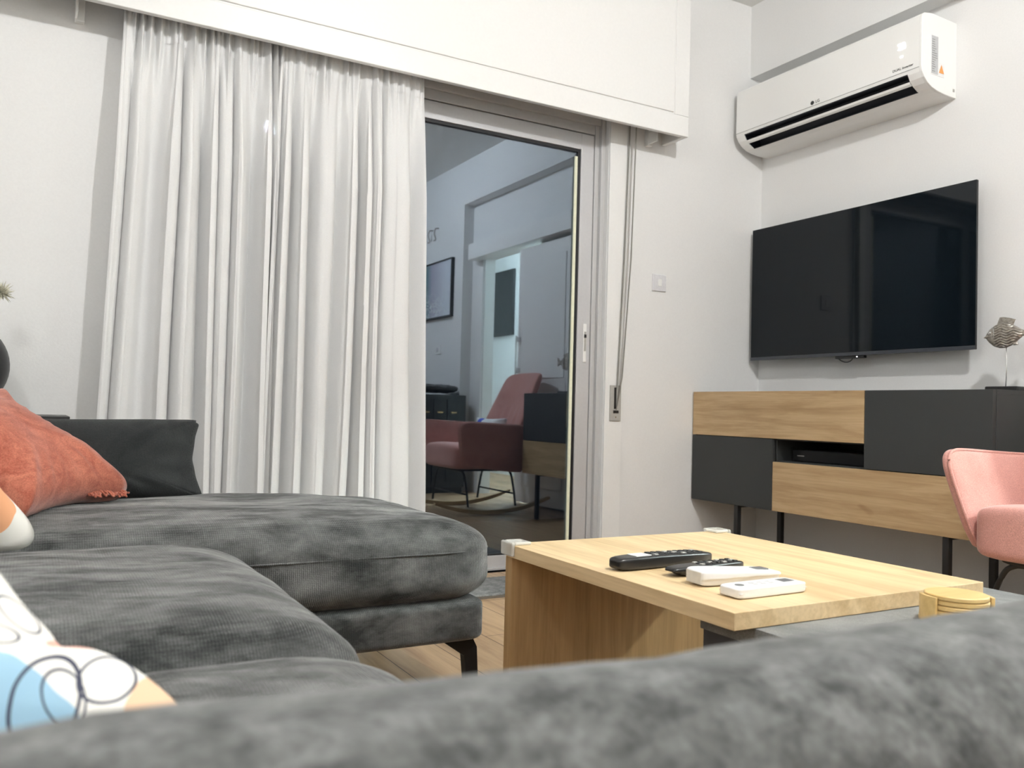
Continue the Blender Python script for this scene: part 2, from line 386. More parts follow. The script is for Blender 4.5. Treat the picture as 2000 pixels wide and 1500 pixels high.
# window_1: sliding glass door
W = empty('window_1', (1.38, 3.54, 0)); W['kind'] = 'structure'; W['label'] = 'grey aluminium sliding glass door'
def wpart(name, bm, mat, bev=.002, par=None, lab=None):
    o = obj(name, bm, mat, par or W, auto=bev); 
    if par is None: o.matrix_parent_inverse = Matrix.Translation((-1.38, -3.54, 0))
    if lab: o['label'] = lab
    return o
wpart('frame', boxes((.30, .36, 3.47, 3.58, 0, 2.20), (2.41, 2.435, 3.505, 3.58, 0, 2.20), (2.435, 2.46, 3.485, 3.58, 0, 2.20),
                     (.36, 2.435, 3.495, 3.58, 2.165, 2.20), (.36, 2.41, 3.51, 3.58, 2.12, 2.165), (.36, 2.41, 3.50, 3.60, 0, .012)), ALU2)
def sash(x0, x1, y0, name):
    s = wpart(name, boxes((x0, x0+.075, y0, y0+.035, .012, 2.115), (x1-.075, x1, y0, y0+.035, .012, 2.115),
                          (x0+.075, x1-.075, y0, y0+.035, 2.035, 2.115), (x0+.075, x1-.075, y0, y0+.035, .012, .066)), ALU)
    g = obj('gasket', boxes((x1-.089, x1-.075, y0+.008, y0+.033, .066, 2.035), (x0+.075, x0+.085, y0+.008, y0+.033, .066, 2.035),
                            (x0+.085, x1-.089, y0+.008, y0+.033, 2.022, 2.035), (x0+.085, x1-.089, y0+.008, y0+.033, .066, .073)), GASKET, s)
    if name == 'sliding_sash': obj('glazing_bead', boxes((x1-.104, x1-.0895, y0+.010, y0+.018, .073, 2.0)), PALE, s)['label'] = 'pale glazing bead'
    p = obj('glass_pane', boxes((x0+.085, x1-.089, y0+.019, y0+.023, .073, 2.022)), GLASS, s)
    return s
s1 = sash(1.34, 2.408, 3.512, 'sliding_sash'); sash(.36, 1.40, 3.549, 'fixed_sash')
hd = obj('door_latch', boxes((2.366, 2.386, 3.506, 3.512, .985, 1.175)), ACW, s1, auto=.003)
obj('latch_slot', boxes((2.371, 2.381, 3.503, 3.506, 1.04, 1.135)), GREYP, hd)
obj('latch_button', boxes((2.370, 2.382, 3.502, 3.506, 1.105, 1.122)), BLKP, hd)

# pelmet (shutter box)
P_ = empty('window_pelmet', (1.3, 3.37, 2.12)); tag(P_, 'long white panelled pelmet box above the sliding glass door and curtains', 'pelmet')
INV = Matrix.Translation((-1.3, -3.37, -2.12))
bm = bmesh.new()
x0, x1, z0, z1, yf = -.42, 2.815, 2.12, 2.86, 3.28
box(bm, x0, x1, yf+.004, yf+.026, z0+.10, z1-.05)      # recessed field
box(bm, x0, x1, yf, yf+.026, z0, z0+.10); box(bm, x0, x1, yf, yf+.026, z1-.05, z1)
box(bm, x1-.09, x1, yf, yf+.026, z0+.10, z1-.05)
box(bm, x1-.025, x1, yf+.026, 3.46, z0+.0, z1); box(bm, x0, x1-.025, yf+.026, 3.46, z1-.03, z1)
o = obj('box_front', bm, LACQ, P_, auto=.003); o.matrix_parent_inverse = INV
bm = boxes((x0, x1-.098, yf-.003, yf+.01, z0+.108, z1-.058)); o = obj('raised_panel', bm, LACQ, P_, auto=.004); o.matrix_parent_inverse = INV
for bx in (.115, 2.70):
    o = obj('bracket', boxes((bx-.02, bx+.012, 3.43, 3.46, 2.095, 2.20), (bx-.02, bx-.012, 3.36, 3.43, 2.10, 2.16)), ACW, P_, auto=.002); o.matrix_parent_inverse = INV
o = obj('curtain_track', boxes((-.3, 2.3, 3.355, 3.385, 2.235, 2.255)), ACW, P_); o.matrix_parent_inverse = INV

# curtains
def curtain(name, x0, x1, seed, folds, label):
    rnd = random.Random(seed); nx, nzz = 420, 70; zt, zb = 2.235, .012
    ph = []; a = 0; wts = [rnd.choice((rnd.uniform(.3, .7), rnd.uniform(1., 2.))) for _ in range(folds*2+2)]; tot = sum(wts[:folds*2])
    amps = [rnd.uniform(.4, 1.2) for _ in range(folds*2+2)]
    cum = [0]
    for x in wts[:folds*2]: cum.append(cum[-1]+x/tot)
    bm = bmesh.new(); G = []
    for j in range(nzz+1):
        t = (j/nzz)**1.25; z = zt + (zb-zt)*t; row = []
        spread = min(1, max(0, (t-.05)*4.5))+.12
        for i in range(nx+1):
            u = i/nx
            uu = u + (.022*math.sin(7*u+seed+2.6*t)+.012*math.sin(17*u+2*seed-3*t))*t*min(1, 6*u, 6*(1-u))
            uu = min(max(uu, 0), .9999)
            k = next(q for q in range(len(cum)-1) if uu < cum[q+1] or q == len(cum)-2)
            loc = (uu-cum[k])/(cum[k+1]-cum[k])
            ang = PI*(k+loc)
            am = amps[k]*(1-loc)+amps[k+1]*loc
            s_ = math.sin(ang)
            y = -(.050*am*spread)*math.tanh(2.6*(s_+.45))
            xo = .013*am*spread*math.sin(2*ang+.3)
            # gathered heading: fine pleats above
            g = math.exp(-(t/.05)**2)
            y += .010*(1-min(1, t*6))*math.sin(u*folds*17+2*math.sin(u*23+seed)) + .011*math.exp(-((t-.07)/.05)**2)*math.sin(u*folds*11+3*math.sin(u*13+seed))
            y += .006*noise.noise(Vector((u*7, t*3, seed)))*spread
            flare = 0
            flare = -.05*(1-u)*t + .06*u*t*(name == 'r')
            xx = x0 + (x1-x0)*u + xo + flare + .015*t*math.sin(4*u+seed)
            yy = 3.378 + y - .012*t
            row.append(bm.verts.new((xx, min(yy, 3.448), z)))
        G.append(row)
    for j in range(nzz):
        for i in range(nx): bm.faces.new((G[j][i], G[j][i+1], G[j+1][i+1], G[j+1][i]))
    c = obj('sheer_curtain', bm, SHEER, smooth=True); tag(c, label, 'curtain', 'curtains on the sliding door')
    # heading tape and side hem, doubled cloth
    bm = bmesh.new()
    rows = [0, 5]
    me = c.data; W_ = nx+1
    def strip(idx):
        vv = [[bm.verts.new(Vector(me.vertices[q].co)+Vector((0, -.0025, 0))) for q in r] for r in idx]
        for a, b in zip(vv, vv[1:]):
            for i in range(len(a)-1): bm.faces.new((a[i], a[i+1], b[i+1], b[i]))
    strip([[j*W_+i for i in range(nx+1)] for j in range(3, 10)])
    obj('heading_tape', bm, SHEER, c, smooth=True)
    bm = bmesh.new()
    vv = [[bm.verts.new(Vector(me.vertices[j*W_+i].co)+Vector((0, -.0025, 0))) for i in range(0, 12)] for j in range(4, nzz+1)]
    for a, b in zip(vv, vv[1:]):
        for i in range(len(a)-1): bm.faces.new((a[i], a[i+1], b[i+1], b[i]))
    obj('side_hem', bm, SHEER, c, smooth=True)
curtain('l', .252, .80, 5, 8, 'sheer white curtain hanging furthest left, its edge against bare wall')
curtain('r', .806, 1.425, 8, 8, 'sheer white curtain whose right edge overlaps the dark door glass')

# strap and winder, switch
Wd = empty('shutter_winder', (2.522, 3.452, .788)); tag(Wd, 'grey shutter strap running down to its slotted wall plate beside the door', 'shutter strap')
WI = Matrix.Translation((-2.522, -3.452, -.788))
def wp(n, bm, m, bev=None, par=None):
    o = obj(n, bm, m, par or Wd, auto=bev)
    if par is None: o.matrix_parent_inverse = WI
    return o
pl = wp('winder_plate', boxes((2.490, 2.556, 3.440, 3.452, .70, .876)), GREYP, .003)
wp('slot', boxes((2.512, 2.524, 3.4385, 3.441, .76, .865), (2.508, 2.540, 3.4385, 3.441, .738, .752)), BLKP, None, pl)
obj('screw', boxes((2.520, 2.526, 3.4375, 3.441, .716, .722)), CHROME, pl)
bm = bmesh.new()
def ribbon(bm, pts, wdt, th, off):
    vs = []
    for p in pts:
        p = Vector(p)
        vs.append([bm.verts.new(p+Vector((-wdt/2, 0, 0))), bm.verts.new(p+Vector((wdt/2, off, 0))), bm.verts.new(p+Vector((wdt/2, off+th, 0))), bm.verts.new(p+Vector((-wdt/2, th, 0)))])
    for a, b in zip(vs, vs[1:]):
        for i in range(4): bm.faces.new((a[i], a[(i+1) % 4], b[(i+1) % 4], b[i]))
    bm.faces.new(vs[0]); bm.faces.new(vs[-1][::-1])
ribbon(bm, [(2.588, 3.40, 2.20), (2.575, 3.405, 1.5), (2.548, 3.42, .92), (2.530, 3.436, .75)], .016, .002, .012)
wp('strap', bm, STRAP)
bm = bmesh.new(); ribbon(bm, [(2.572, 3.435, 2.20), (2.555, 3.437, 1.5), (2.53, 3.438, .86)], .010, .002, .004)
wp('strap', bm, STRAP)
Sw = empty('light_switch', (2.79, 3.46, 1.41)); tag(Sw, 'square white light switch on the wall left of the television', 'light switch')
a = obj('switch_plate', boxes((-.043, .043, -.009, 0, -.043, .043)), simple('switch_white', (.72, .72, .74), .35), Sw, auto=.003)
obj('rocker', boxes((-.011, .011, -.013, -.009, -.018, .018)), ACW, Sw, auto=.002)

# ------------------------------------------------------------------ air conditioner
AC = empty('air_conditioner', (3.5, 2.865, 2.3283)); AC.scale.z = .9356; tag(AC, 'white wall air conditioner mounted above the television', 'air conditioner')
AI = Matrix.Translation((-3.5, -2.865, -2.34))
def ac(n, bm, m, bev=None, par=None, smooth=False, lab=None):
    o = obj(n, bm, m, par or AC, auto=bev, smooth=smooth)
    if par is None: o.matrix_parent_inverse = AI
    if lab: o['label'] = lab
    return o
y0, y1 = 2.315, 3.415
prof = [(3.5, 2.515), (3.30, 2.515), (3.272, 2.506), (3.262, 2.494), (3.26, 2.26), (3.266, 2.238), (3.280, 2.214), (3.302, 2.193), (3.332, 2.176), (3.37, 2.166), (3.42, 2.160), (3.5, 2.158)]
notch = [(3.5, 2.515), (3.30, 2.515), (3.272, 2.506), (3.262, 2.494), (3.26, 2.26), (3.2645, 2.243), (3.36, 2.266), (3.40, 2.196), (3.340, 2.1735), (3.37, 2.166), (3.42, 2.160), (3.5, 2.158)]
bm = bmesh.new(); prism(bm, prof, 'y', y0+.012, 2.385); prism(bm, notch, 'y', 2.385, 3.360); prism(bm, prof, 'y', 3.360, y1)
ac('body', bm, ACW)
bm = bmesh.new()
prism(bm, [(3.2655, 2.2435), (3.358, 2.2645), (3.397, 2.197), (3.3375, 2.1742), (3.338, 2.178), (3.390, 2.198), (3.354, 2.259), (3.268, 2.2385)], 'y', 2.3855, 3.3595)
for ya, yb in ((2.3855, 2.387), (3.358, 3.3595)): prism(bm, [(3.268, 2.2425), (3.356, 2.2625), (3.396, 2.197), (3.338, 2.176), (3.305, 2.196), (3.282, 2.218)], 'y', ya, yb)
ac('air_outlet', bm, ACD)
bm = bmesh.new()
prism(bm, [(3.284, 2.213), (3.288, 2.2035), (3.2975, 2.1965), (3.335, 2.214), (3.334, 2.217), (3.299, 2.2025), (3.291, 2.213)], 'y', 2.388, 3.357); ac('louver', bm, ACW)
# side cap
cap = [(3.5, 2.515), (3.34, 2.519), (3.315, 2.517), (3.275, 2.509), (3.262, 2.494), (3.26, 2.26), (3.266, 2.238), (3.280, 2.214), (3.302, 2.193), (3.332, 2.176), (3.37, 2.166), (3.42, 2.160), (3.5, 2.158)]
bm = bmesh.new(); prism(bm, cap, 'y', y0, y0+.0125); sc_ = ac('side_cover', bm, ACW, .003)
ac('panel_seam', boxes((3.2592, 3.262, y0+.012, y1, 2.2575, 2.2592)), INKG)
RX = Matrix(((0, 0, -1), (-1, 0, 0), (0, 1, 0)))      # text facing -x
def at_(x, y, z): return Vector((x-3.5, y-2.865, z-2.34))
text('display_digits', '22', .042, LED, AC, at_(3.2592, 2.412, 2.383), RX)
ac('display_dot', boxes((3.2585, 3.260, 2.405, 2.419, 2.332, 2.338)), LED)
text('inverter_lettering', 'DUAL Inverter', .0165, INK, AC, at_(3.2592, 2.405, 2.279), RX)
text('brand_lettering', 'LG', .021, INK, AC, at_(3.2592, 2.868, 2.275), RX)
bm = bmesh.new(); prism(bm, [(2.900+.0105*math.cos(a*PI/12), 2.275+.0105*math.sin(a*PI/12)) for a in range(24)], 'x', 3.2588, 3.2602); ac('logo_disc', bm, INK)
RS = Matrix(((1, 0, 0), (0, 0, -1), (0, 1, 0)))
text('power_lettering', 'Power', .010, INK, AC, at_(3.2722, 2.352, 2.2295), Matrix(((0, -.5, -.86), (-1, 0, 0), (0, .86, -.5))))
stk = ac('rating_sticker', boxes((3.322, 3.372, y0-.0012, y0, 2.235, 2.42), (3.372, 3.412, y0-.0012, y0, 2.235, 2.30)), simple('sticker_white', (.8, .8, .8), .4))
bm = boxes((3.325, 3.369, y0-.0018, y0-.0012, 2.24, 2.416)); obj('sticker_panel', bm, STICK, stk)
bm = bmesh.new(); rnd = random.Random(4)
for k in range(15):
    zz = 2.25+k*.0105
    box(bm, 3.328, 3.328+rnd.uniform(.015, .038), y0-.0022, y0-.0018, zz, zz+.0035)
obj('sticker_lines', bm, INKG, stk)
bm = bmesh.new(); prism(bm, [(3.376, 2.252), (3.410, 2.252), (3.393, 2.292)], 'y', y0-.0022, y0-.0012); obj('warning_triangle', bm, ORANGE, stk)
ac('screw_cap', boxes((3.475, 3.486, y0-.002, y0, 2.185, 2.198)), GREYP)

# ------------------------------------------------------------------ television
TV = empty('television', (3.42, 2.795, 1.395)); tag(TV, 'large black flat television mounted on the wall, switched off', 'television')
a = obj('housing', boxes((-.012, .0, -.638, .632, -.353, .357), (.0, .055, -.52, .52, -.33, .20)), BLKP, TV, auto=.003)
obj('screen', boxes((-.0135, -.012, -.6375, .6315, -.336, .3565)), SCREEN, TV)
obj('bottom_bezel', boxes((-.0150, -.012, -.638, .632, -.353, -.337)), simple('bezel_dark', (.05, .055, .065), .3), TV, auto=.001)
obj('sensor_box', boxes((-.010, .012, -.09, .075, -.366, -.353)), BLKP, TV, auto=.002)
bm = bmesh.new(); tube(bm, smooth_path([(0, .065, -.362), (.002, .045, -.375), (.004, .02, -.382), (.004, -.005, -.377), (.002, -.02, -.364)]), .0022)
obj('cable', bm, BLKP, TV, smooth=True)
obj('indicator', boxes((-.0112, -.010, -.055, -.050, -.361, -.357)), LED, TV)
obj('wall_mount', boxes((.055, .08, -.2, .2, -.2, .1)), BLACK, TV)

# ------------------------------------------------------------------ sideboard
SB = empty('media_sideboard', (3.25, 2.65, 0)); tag(SB, 'wall sideboard with oak and anthracite fronts on black metal legs under the television', 'sideboard')
SI = Matrix.Translation((-3.25, -2.65, 0))
def sb(n, bm, m, bev=.0015, par=None, lab=None):
    o = obj(n, bm, m, par or SB, auto=bev)
    if par is None: o.matrix_parent_inverse = SI
    if lab: o['label'] = lab
    return o
T = .018
sb('carcass', boxes((3.05, 3.495, 1.848, 3.452, .862-T, .862), (3.05, 3.495, 1.848, 3.452, .304, .304+T), (3.05, 3.495, 1.848, 1.848+T, .304+T, .862-T),
                    (3.05, 3.495, 3.452-T, 3.452, .304+T, .862-T), (3.48, 3.495, 1.848+T, 3.452-T, .304+T, .862-T),
                    (3.05, 3.48, 2.888, 2.898, .304+T, .65), (3.05, 3.48, 2.393, 2.405, .304+T, .862-T), (3.05, 3.48, 2.405, 2.888, .522, .537), (3.05, 3.48, 2.405, 3.452-T, .634, .648)), ANTH)
sb('drawer_front', boxes((3.03, 3.049, 2.3985, 3.4515, .640, .861)), OAK, lab='oak drawer front, upper left')
sb('drawer_front', boxes((3.03, 3.049, 1.850, 2.8965, .305, .532)), OAK, lab='oak drawer front, lower right')
sb('door_front', boxes((3.03, 3.049, 2.8995, 3.4515, .305, .637)), ANTH, lab='anthracite door, lower left')
sb('door_front', boxes((3.03, 3.049, 1.850, 2.3955, .535, .861)), ANTH, lab='anthracite door, upper right')
for yy in (3.135, 2.032):
    sb('leg_frame', boxes((3.035, 3.06, yy-.013, yy+.013, 0, .304), (3.33, 3.355, yy-.013, yy+.013, 0, .304), (3.06, 3.33, yy-.013, yy+.013, .294, .304)), BLACK, .002)
bxp = obj('media_box', boxes((3.12, 3.42, 2.46, 2.86, .538, .592)), BLKP, auto=.004); tag(bxp, 'thin black set-top box inside the open niche of the sideboard', 'media box')
obj('box_badge', boxes((3.1185, 3.12, 2.79, 2.83, .562, .566)), GREYP, bxp)

# ------------------------------------------------------------------ fish ornament
F = empty('fish_ornament', (3.3, 1.965, .862)); tag(F, 'silver fish sculpture on a thin rod and black base on the sideboard', 'ornament')
obj('base', boxes((-.03, .03, -.063, .067, 0.0005, .020)), BLKP, F, auto=.005)
bm = bmesh.new(); tube(bm, [(0, 0, .017), (0, -.003, .09), (0, -.001, .19)], .0016, 8); obj('rod', bm, CHROME, F, smooth=True)
# outline in (-y, z) about the centre of the body
up = [(-.090, .214), (-.080, .221), (-.077, .229), (-.064, .246), (-.042, .261), (-.015, .270), (.01, .267), (.035, .254), (.055, .242), (.068, .234)]
dn = [(.068, .216), (.045, .197), (.025, .180), (0, .170), (-.025, .170), (-.048, .178), (-.067, .194), (-.077, .207), (-.080, .210)]
def fine_outline(pts, n=4):
    out = []; m = len(pts)
    for i in range(m):
        a, b = Vector(pts[i]), Vector(pts[(i+1) % m])
        for k in range(n): out.append(tuple(a+(b-a)*k/n))
    return out
ol = fine_outline([(p[0], p[1]-.220) for p in up+dn], 7)
bm = bmesh.new(); pillow(bm, ol, .019, 30, .5, 2.6)
for v in bm.verts:   # carved scale lines behind the gill
    if v.co.x > -.040 and abs(v.co.z) > .002: v.co.z += (1 if v.co.z > 0 else -1)*.0024*math.sin(v.co.y*620+2.6*math.sin(v.co.x*130))
b = obj('fish_body', bm, SILVER, F, smooth=True); b.matrix_local = Matrix(((0, 0, 1, 0), (-1, 0, 0, 0), (0, 1, 0, .220), (0, 0, 0, 1)))
bm = bmesh.new(); pillow(bm, fine_outline([(-.042, -.028), (-.01, -.022), (.026, -.026), (.034, -.004), (.038, .0), (.014, .008), (-.010, .013), (-.026, .013)], 6), .005, 10)
f1 = obj('dorsal_fin', bm, SILVER, F, smooth=True); f1.matrix_local = Matrix(((0, 0, 1, 0), (-1, 0, 0, 0), (0, 1, 0, .278), (0, 0, 0, 1)))
bm = bmesh.new(); pillow(bm, fine_outline([(-.034, -.008), (-.010, -.012), (.022, -.026), (.026, -.01), (.020, .006), (.028, .040), (.012, .036), (-.010, .014), (-.034, .010)], 6), .007, 10)
tf = obj('tail_fin', bm, SILVER, F, smooth=True); tf.matrix_local = Matrix(((0, 0, 1, 0), (-1, 0, 0, -.086), (0, 1, 0, .223), (0, 0, 0, 1)))
bm = bmesh.new(); pillow(bm, fine_outline([(-.012, .004), (.012, .006), (.018, -.006), (0, -.008)], 4), .004, 6)
f2 = obj('belly_fin', bm, SILVER, F, smooth=True); f2.matrix_local = Matrix(((0, 0, 1, 0), (-1, 0, 0, -.03), (0, 1, 0, .186), (0, 0, 0, 1)))
bm = bmesh.new(); lathe(bm, [(.0002, 0), (.0065, .0005), (.0065, .002), (.0045, .003), (.004, .002), (.003, .004), (.0002, .005)], n=20)
e = obj('eye', bm, CHROME, F, smooth=True); e.matrix_local = Matrix(((0, 0, -1, -.0148), (1, 0, 0, .056), (0, -1, 0, .230), (0, 0, 0, 1)))
bm = bmesh.new(); tube(bm, smooth_path([(-.0105, .047, .250), (-.0160, .040, .236), (-.0170, .039, .220), (-.0155, .042, .206), (-.0110, .048, .194)]), .0014, 8); obj('gill_line', bm, CHROME, F, smooth=True)

# ------------------------------------------------------------------ coffee table and low unit
CT = empty('coffee_table', (1.35, 1.42, 0)); tag(CT, 'light oak coffee table holding four remote controls', 'coffee table')
CI = Matrix.Translation((-1.35, -1.42, 0))
def ct(n, bm, m, bev=.001, par=None):
    o = obj(n, bm, m, par or CT, auto=bev)
    if par is None: o.matrix_parent_inverse = CI
    return o
ct('tabletop', boxes((1.013, 1.685, 1.045, 1.81, .3905, .42)), OAKT)
ct('side_panel', boxes((1.013, 1.652, 1.78, 1.81, 0, .3905)), OAKV)
ct('panel', boxes((1.08, 1.10, 1.36, 1.78, .0, .10)), OAKV) if False else None
def guard(x, y, sx, sy):
    bm = boxes((min(x, x+sx*.045), max(x, x+sx*.045), min(y, y+sy*.045), max(y, y+sy*.045), .4205, .4285),
               (min(x, x-sx*.010), max(x, x-sx*.010), min(y-sy*.010, y+sy*.045), max(y-sy*.010, y+sy*.045), .395, .4285),
               (min(x, x+sx*.045), max(x, x+sx*.045), min(y, y-sy*.010), max(y, y-sy*.010), .395, .4285))
    o = ct('corner_guard', bm, CLEAR, .004); o['label'] = 'clear plastic corner guard'
guard(1.013, 1.81, 1, -1); guard(1.685, 1.81, -1, -1)
LU = empty('low_table', (1.42, .86, 0)); tag(LU, 'low grey concrete-look table tucked under the end of the oak coffee table', 'low table')
LI = Matrix.Translation((-1.42, -.86, 0))
o = obj('tabletop', boxes((1.062, 1.79, .55, 1.18, .360, .3895)), CONC, LU, auto=.001); o.matrix_parent_inverse = LI
o = obj('drawer_box', boxes((1.066, 1.786, .554, 1.176, .04, .360)), CHAR, LU, auto=.001); o.matrix_parent_inverse = LI
o = obj('plinth', boxes((1.10, 1.75, .60, 1.13, 0, .04)), BLACK, LU); o.matrix_parent_inverse = LI

# coasters in a holder
cx, cy = 1.437, .940
CH = empty('coaster_holder', (cx, cy, .3895)); tag(CH, 'round bamboo coaster holder standing on the grey low table', 'coaster holder')
bm = bmesh.new(); lathe(bm, [(.0005, 0), (.060, 0), (.060, .006), (.0005, .006)]); obj('base', bm, BAMBOO, CH)
for a0 in (2.35, -.9):
    bm = bmesh.new()
    ar = [a0+k*.8/10 for k in range(11)]
    pts = [(.060*math.cos(a), .060*math.sin(a)) for a in ar]+[(.054*math.cos(a), .054*math.sin(a)) for a in ar[::-1]]
    prism(bm, pts, 'z', .004, .046)
    obj('side_wall', bm, BAMBOO, CH)
first = None
for k in range(5):
    z = .3895+.0065+k*.0088
    if first is None:
        bm = bmesh.new(); lathe(bm, [(.0005, 0), (.050, 0), (.052, .0015), (.052, .0065), (.050, .0080), (.0005, .0080)], n=48)
        first = obj('coaster', bm, BAMBOO, smooth=False); c = first
    else: c = first.copy(); COL.objects.link(c)
    c.location = (cx+.001*(k % 2), cy, z)
    tag(c, ['bamboo coaster at the very bottom of the stack in the holder', 'bamboo coaster second from the bottom in the holder', 'bamboo coaster in the middle of the holder stack',
            'bamboo coaster just below the uppermost one in the holder', 'uppermost round bamboo coaster with its whole face showing'][k], 'coaster', 'bamboo coasters in the holder')

# ------------------------------------------------------------------ remotes
def remote(name, loc, rz, L, Wd_, H, mat, label, kind):
    loc = (loc[0], loc[1], loc[2]+.0008); r = empty(name, loc, rz); tag(r, label, 'remote control', 'remote controls on the coffee table')
    bm = bmesh.new()
    e = {'magic': 5.5, 'flat': 10, 'thick': 8}.get(kind, 5)
    rbox(bm, (0, 0, H/2), (L/2, Wd_/2, H/2), e, 14)
    if kind == 'thick':
        for v in bm.verts:
            t = (v.co.x+L/2)/L
            v.co.z *= 1-.38*t
            if v.co.z < H*.4: v.co.y *= .82
    if kind == 'magic':
        for v in bm.verts: v.co.z *= 1-.25*max(0, (v.co.x/L+.1)); v.co.z = max(v.co.z, 0)
    if kind == 'wedge':
        for v in bm.verts:
            if v.co.x < -L*.35 and v.co.z < H*.5: v.co.x += .018
    obj('body', bm, mat, r, smooth=True)
    return r
def H_at(kind, x, L, H):
    if kind == 'thick': return H*(1-.38*(x+L/2)/L)
    if kind == 'magic': return H*(1-.25*max(0, x/L+.1))
    return H
# black with white keys
r = remote('remote_control', (1.180, 1.432, .42), math.radians(4), .268, .05, .027, BLKP, 'longest black remote control with a white patch of keys, furthest back on the table', 'magic')
obj('white_keys', boxes((-.085, -.045, -.016, .016, .026, .0278)), ACW, r, auto=.0006)
for i in range(9):
    for j in range(3):
        x = -.030+i*.016; z = H_at('magic', x, .268, .027)
        obj('button', boxes((x-.005, x+.005, -.016+j*.0125, -.007+j*.0125, z-.002, z+.0014)), BLKS if (i+j) % 5 else GREYP, r, auto=.0008)
r = remote('remote_control', (1.215, 1.338, .42), math.radians(5), .205, .042, .019, BLKP, 'small black remote control lying between the long black one and the white ones', 'wedge')
for i in range(7):
    for j in range(3):
        x = -.020+i*.016
        obj('button', boxes((x-.005, x+.005, -.014+j*.0105, -.007+j*.0105, .018, .0208)), BLKS if (i+2*j) % 4 else GREYP, r, auto=.0008)
r = remote('remote_control', (1.200, 1.240, .42), math.radians(-3), .195, .062, .032, WPL, 'thicker white remote control with a wedge-shaped end', 'thick')
obj('end_cap', boxes((-.0985, -.0965, -.022, .022, .004, .027)), simple('end_cap_grey', (.66, .65, .62), .4), r, auto=.002)
obj('display', boxes((.045, .075, -.012, .012, H_at('thick', .06, .195, .032)-.003, H_at('thick', .045, .195, .032)+.0003)), LCD, r)
for i in range(4):
    for j in range(2):
        x = -.05+i*.02; z = H_at('thick', x, .195, .032)
        obj('button', boxes((x-.006, x+.006, -.012+j*.014, -.004+j*.014, z-.002, z+.0012)), WPL, r, auto=.0008)
r = remote('remote_control', (1.175, 1.140, .42), math.radians(1), .172, .054, .019, WPL, 'flat white remote control nearest the table edge', 'flat')
obj('display', boxes((.040, .068, -.011, .011, .018, .0195)), LCD, r)
bm = bmesh.new(); lathe(bm, [(.0002, .0), (.0085, .0), (.0085, .0012), (.0002, .0012)], (-.06, 0, .0184), 20); obj('power_button', bm, LCD, r)
for i in range(3):
    for j in range(2): obj('button', boxes((-.032+i*.02, -.022+i*.02, -.010+j*.012, -.004+j*.012, .0185, .0196)), BTNG, r)
obj('seam', boxes((-.0842, .0842, -.0262, .0262, .0085, .0092)), BTNG, r)

# ------------------------------------------------------------------ sofa
SO = empty('sofa', (.4, 1.6, 0)); tag(SO, 'dark grey chenille corner sofa with a chaise, seen over its blurred near backrest', 'sofa')
SOI = Matrix.Translation((-.4, -1.6, 0))
def so(n, bm, m, lab=None, smooth=True, bev=None, par=None):
    o = obj(n, bm, m, par or SO, smooth=smooth, auto=bev)
    if par is None: o.matrix_parent_inverse = SOI
    if lab: o['label'] = lab
    return o
def crown(top, amt, cx, cy, sx, sy, seed, slope=0.):
    def f(co, d):
        if d.z > 0:
            k = max(0, 1-abs((co.x-cx)/sx)**3)*max(0, 1-abs((co.y-cy)/sy)**3)
            co.z += amt*k*d.z
            n = noise.noise(Vector((co.x*3.5, co.y*4.5, seed)))*.009 + noise.noise(Vector((co.x*9, co.y*14, seed+5)))*.0035
            co.z += n*d.z*min(1, k*3)
            co.z += slope*(co.x-cx)*d.z
        else:
            pass
        co.y += .004*noise.noise(Vector((co.x*5, co.z*9, seed+9)))*abs(d.y)
        co.x += .006*noise.noise(Vector((co.y*5, co.z*9, seed+3)))*abs(d.x)
        return co
    return f
def rb(bm, c, s_, r, n=30, fn=None):
    bmesh.ops.create_cube(bm, size=2)
    bmesh.ops.subdivide_edges(bm, edges=list(bm.edges), cuts=n, use_grid_fill=True)
    for v in bm.verts:
        u = [math.sin(max(-1, min(1, q))*PI/2) for q in v.co]
        p = [u[i]*s_[i] for i in range(3)]
        q = [max(-(s_[i]-r[i]), min(s_[i]-r[i], p[i])) for i in range(3)]
        d = Vector([(p[i]-q[i])/r[i] for i in range(3)])
        if d.length > 1e-9: d.normalize()
        v.co = Vector([c[i]+q[i]+d[i]*r[i] for i in range(3)])
        if fn: v.co = fn(v.co, Vector(u))
bm = bmesh.new(); rb(bm, (.27, 2.335, .350), (.805, .39, .103), (.14, .09, .07), 44, crown(.46, .030, .26, 2.335, .80, .39, 1., -.008)); ch = so('chaise_cushion', bm, SOFA)
bm = bmesh.new()
def edge_path(cx, cy, sx, sy, z, rx, ry, n=14):
    out = []
    for qx, qy, a0 in ((1, 1, 0), (-1, 1, PI/2), (-1, -1, PI), (1, -1, 3*PI/2)):
        for k in range(n+1):
            a = a0+PI/2*k/n; out.append((cx+qx*(sx-rx)+rx*math.cos(a), cy+qy*(sy-ry)+ry*math.sin(a), z))
    out.append(out[0]); return out
tube(bm, [(p[0], p[1], p[2]) for p in edge_path(.27, 2.335, .8035, .3905, .380, .16, .09)], .0022, 6)
o = obj('piping', bm, SOFA, ch, smooth=True)
bm = bmesh.new(); rb(bm, (.270, 2.34, .200), (.785, .375, .056), (.05, .05, .02), 20); so('chaise_base', bm, SOFA)
bm = bmesh.new(); rb(bm, (-.09, 1.515, .352), (.525, .406, .086), (.16, .10, .075), 44, crown(.44, .034, -.09, 1.515, .525, .41, 4.)); so('seat_cushion', bm, SOFA, 'middle seat cushion')
bm = bmesh.new(); rb(bm, (-.09, .79, .345), (.535, .300, .084), (.16, .10, .075), 44, crown(.44, .030, -.09, .79, .545, .31, 7.)); so('seat_cushion', bm, SOFA, 'nearest seat cushion')
bm = bmesh.new(); rb(bm, (-.12, 1.19, .20), (.48, .76, .06), (.05, .05, .02), 16); so('seat_base', bm, SOFA)
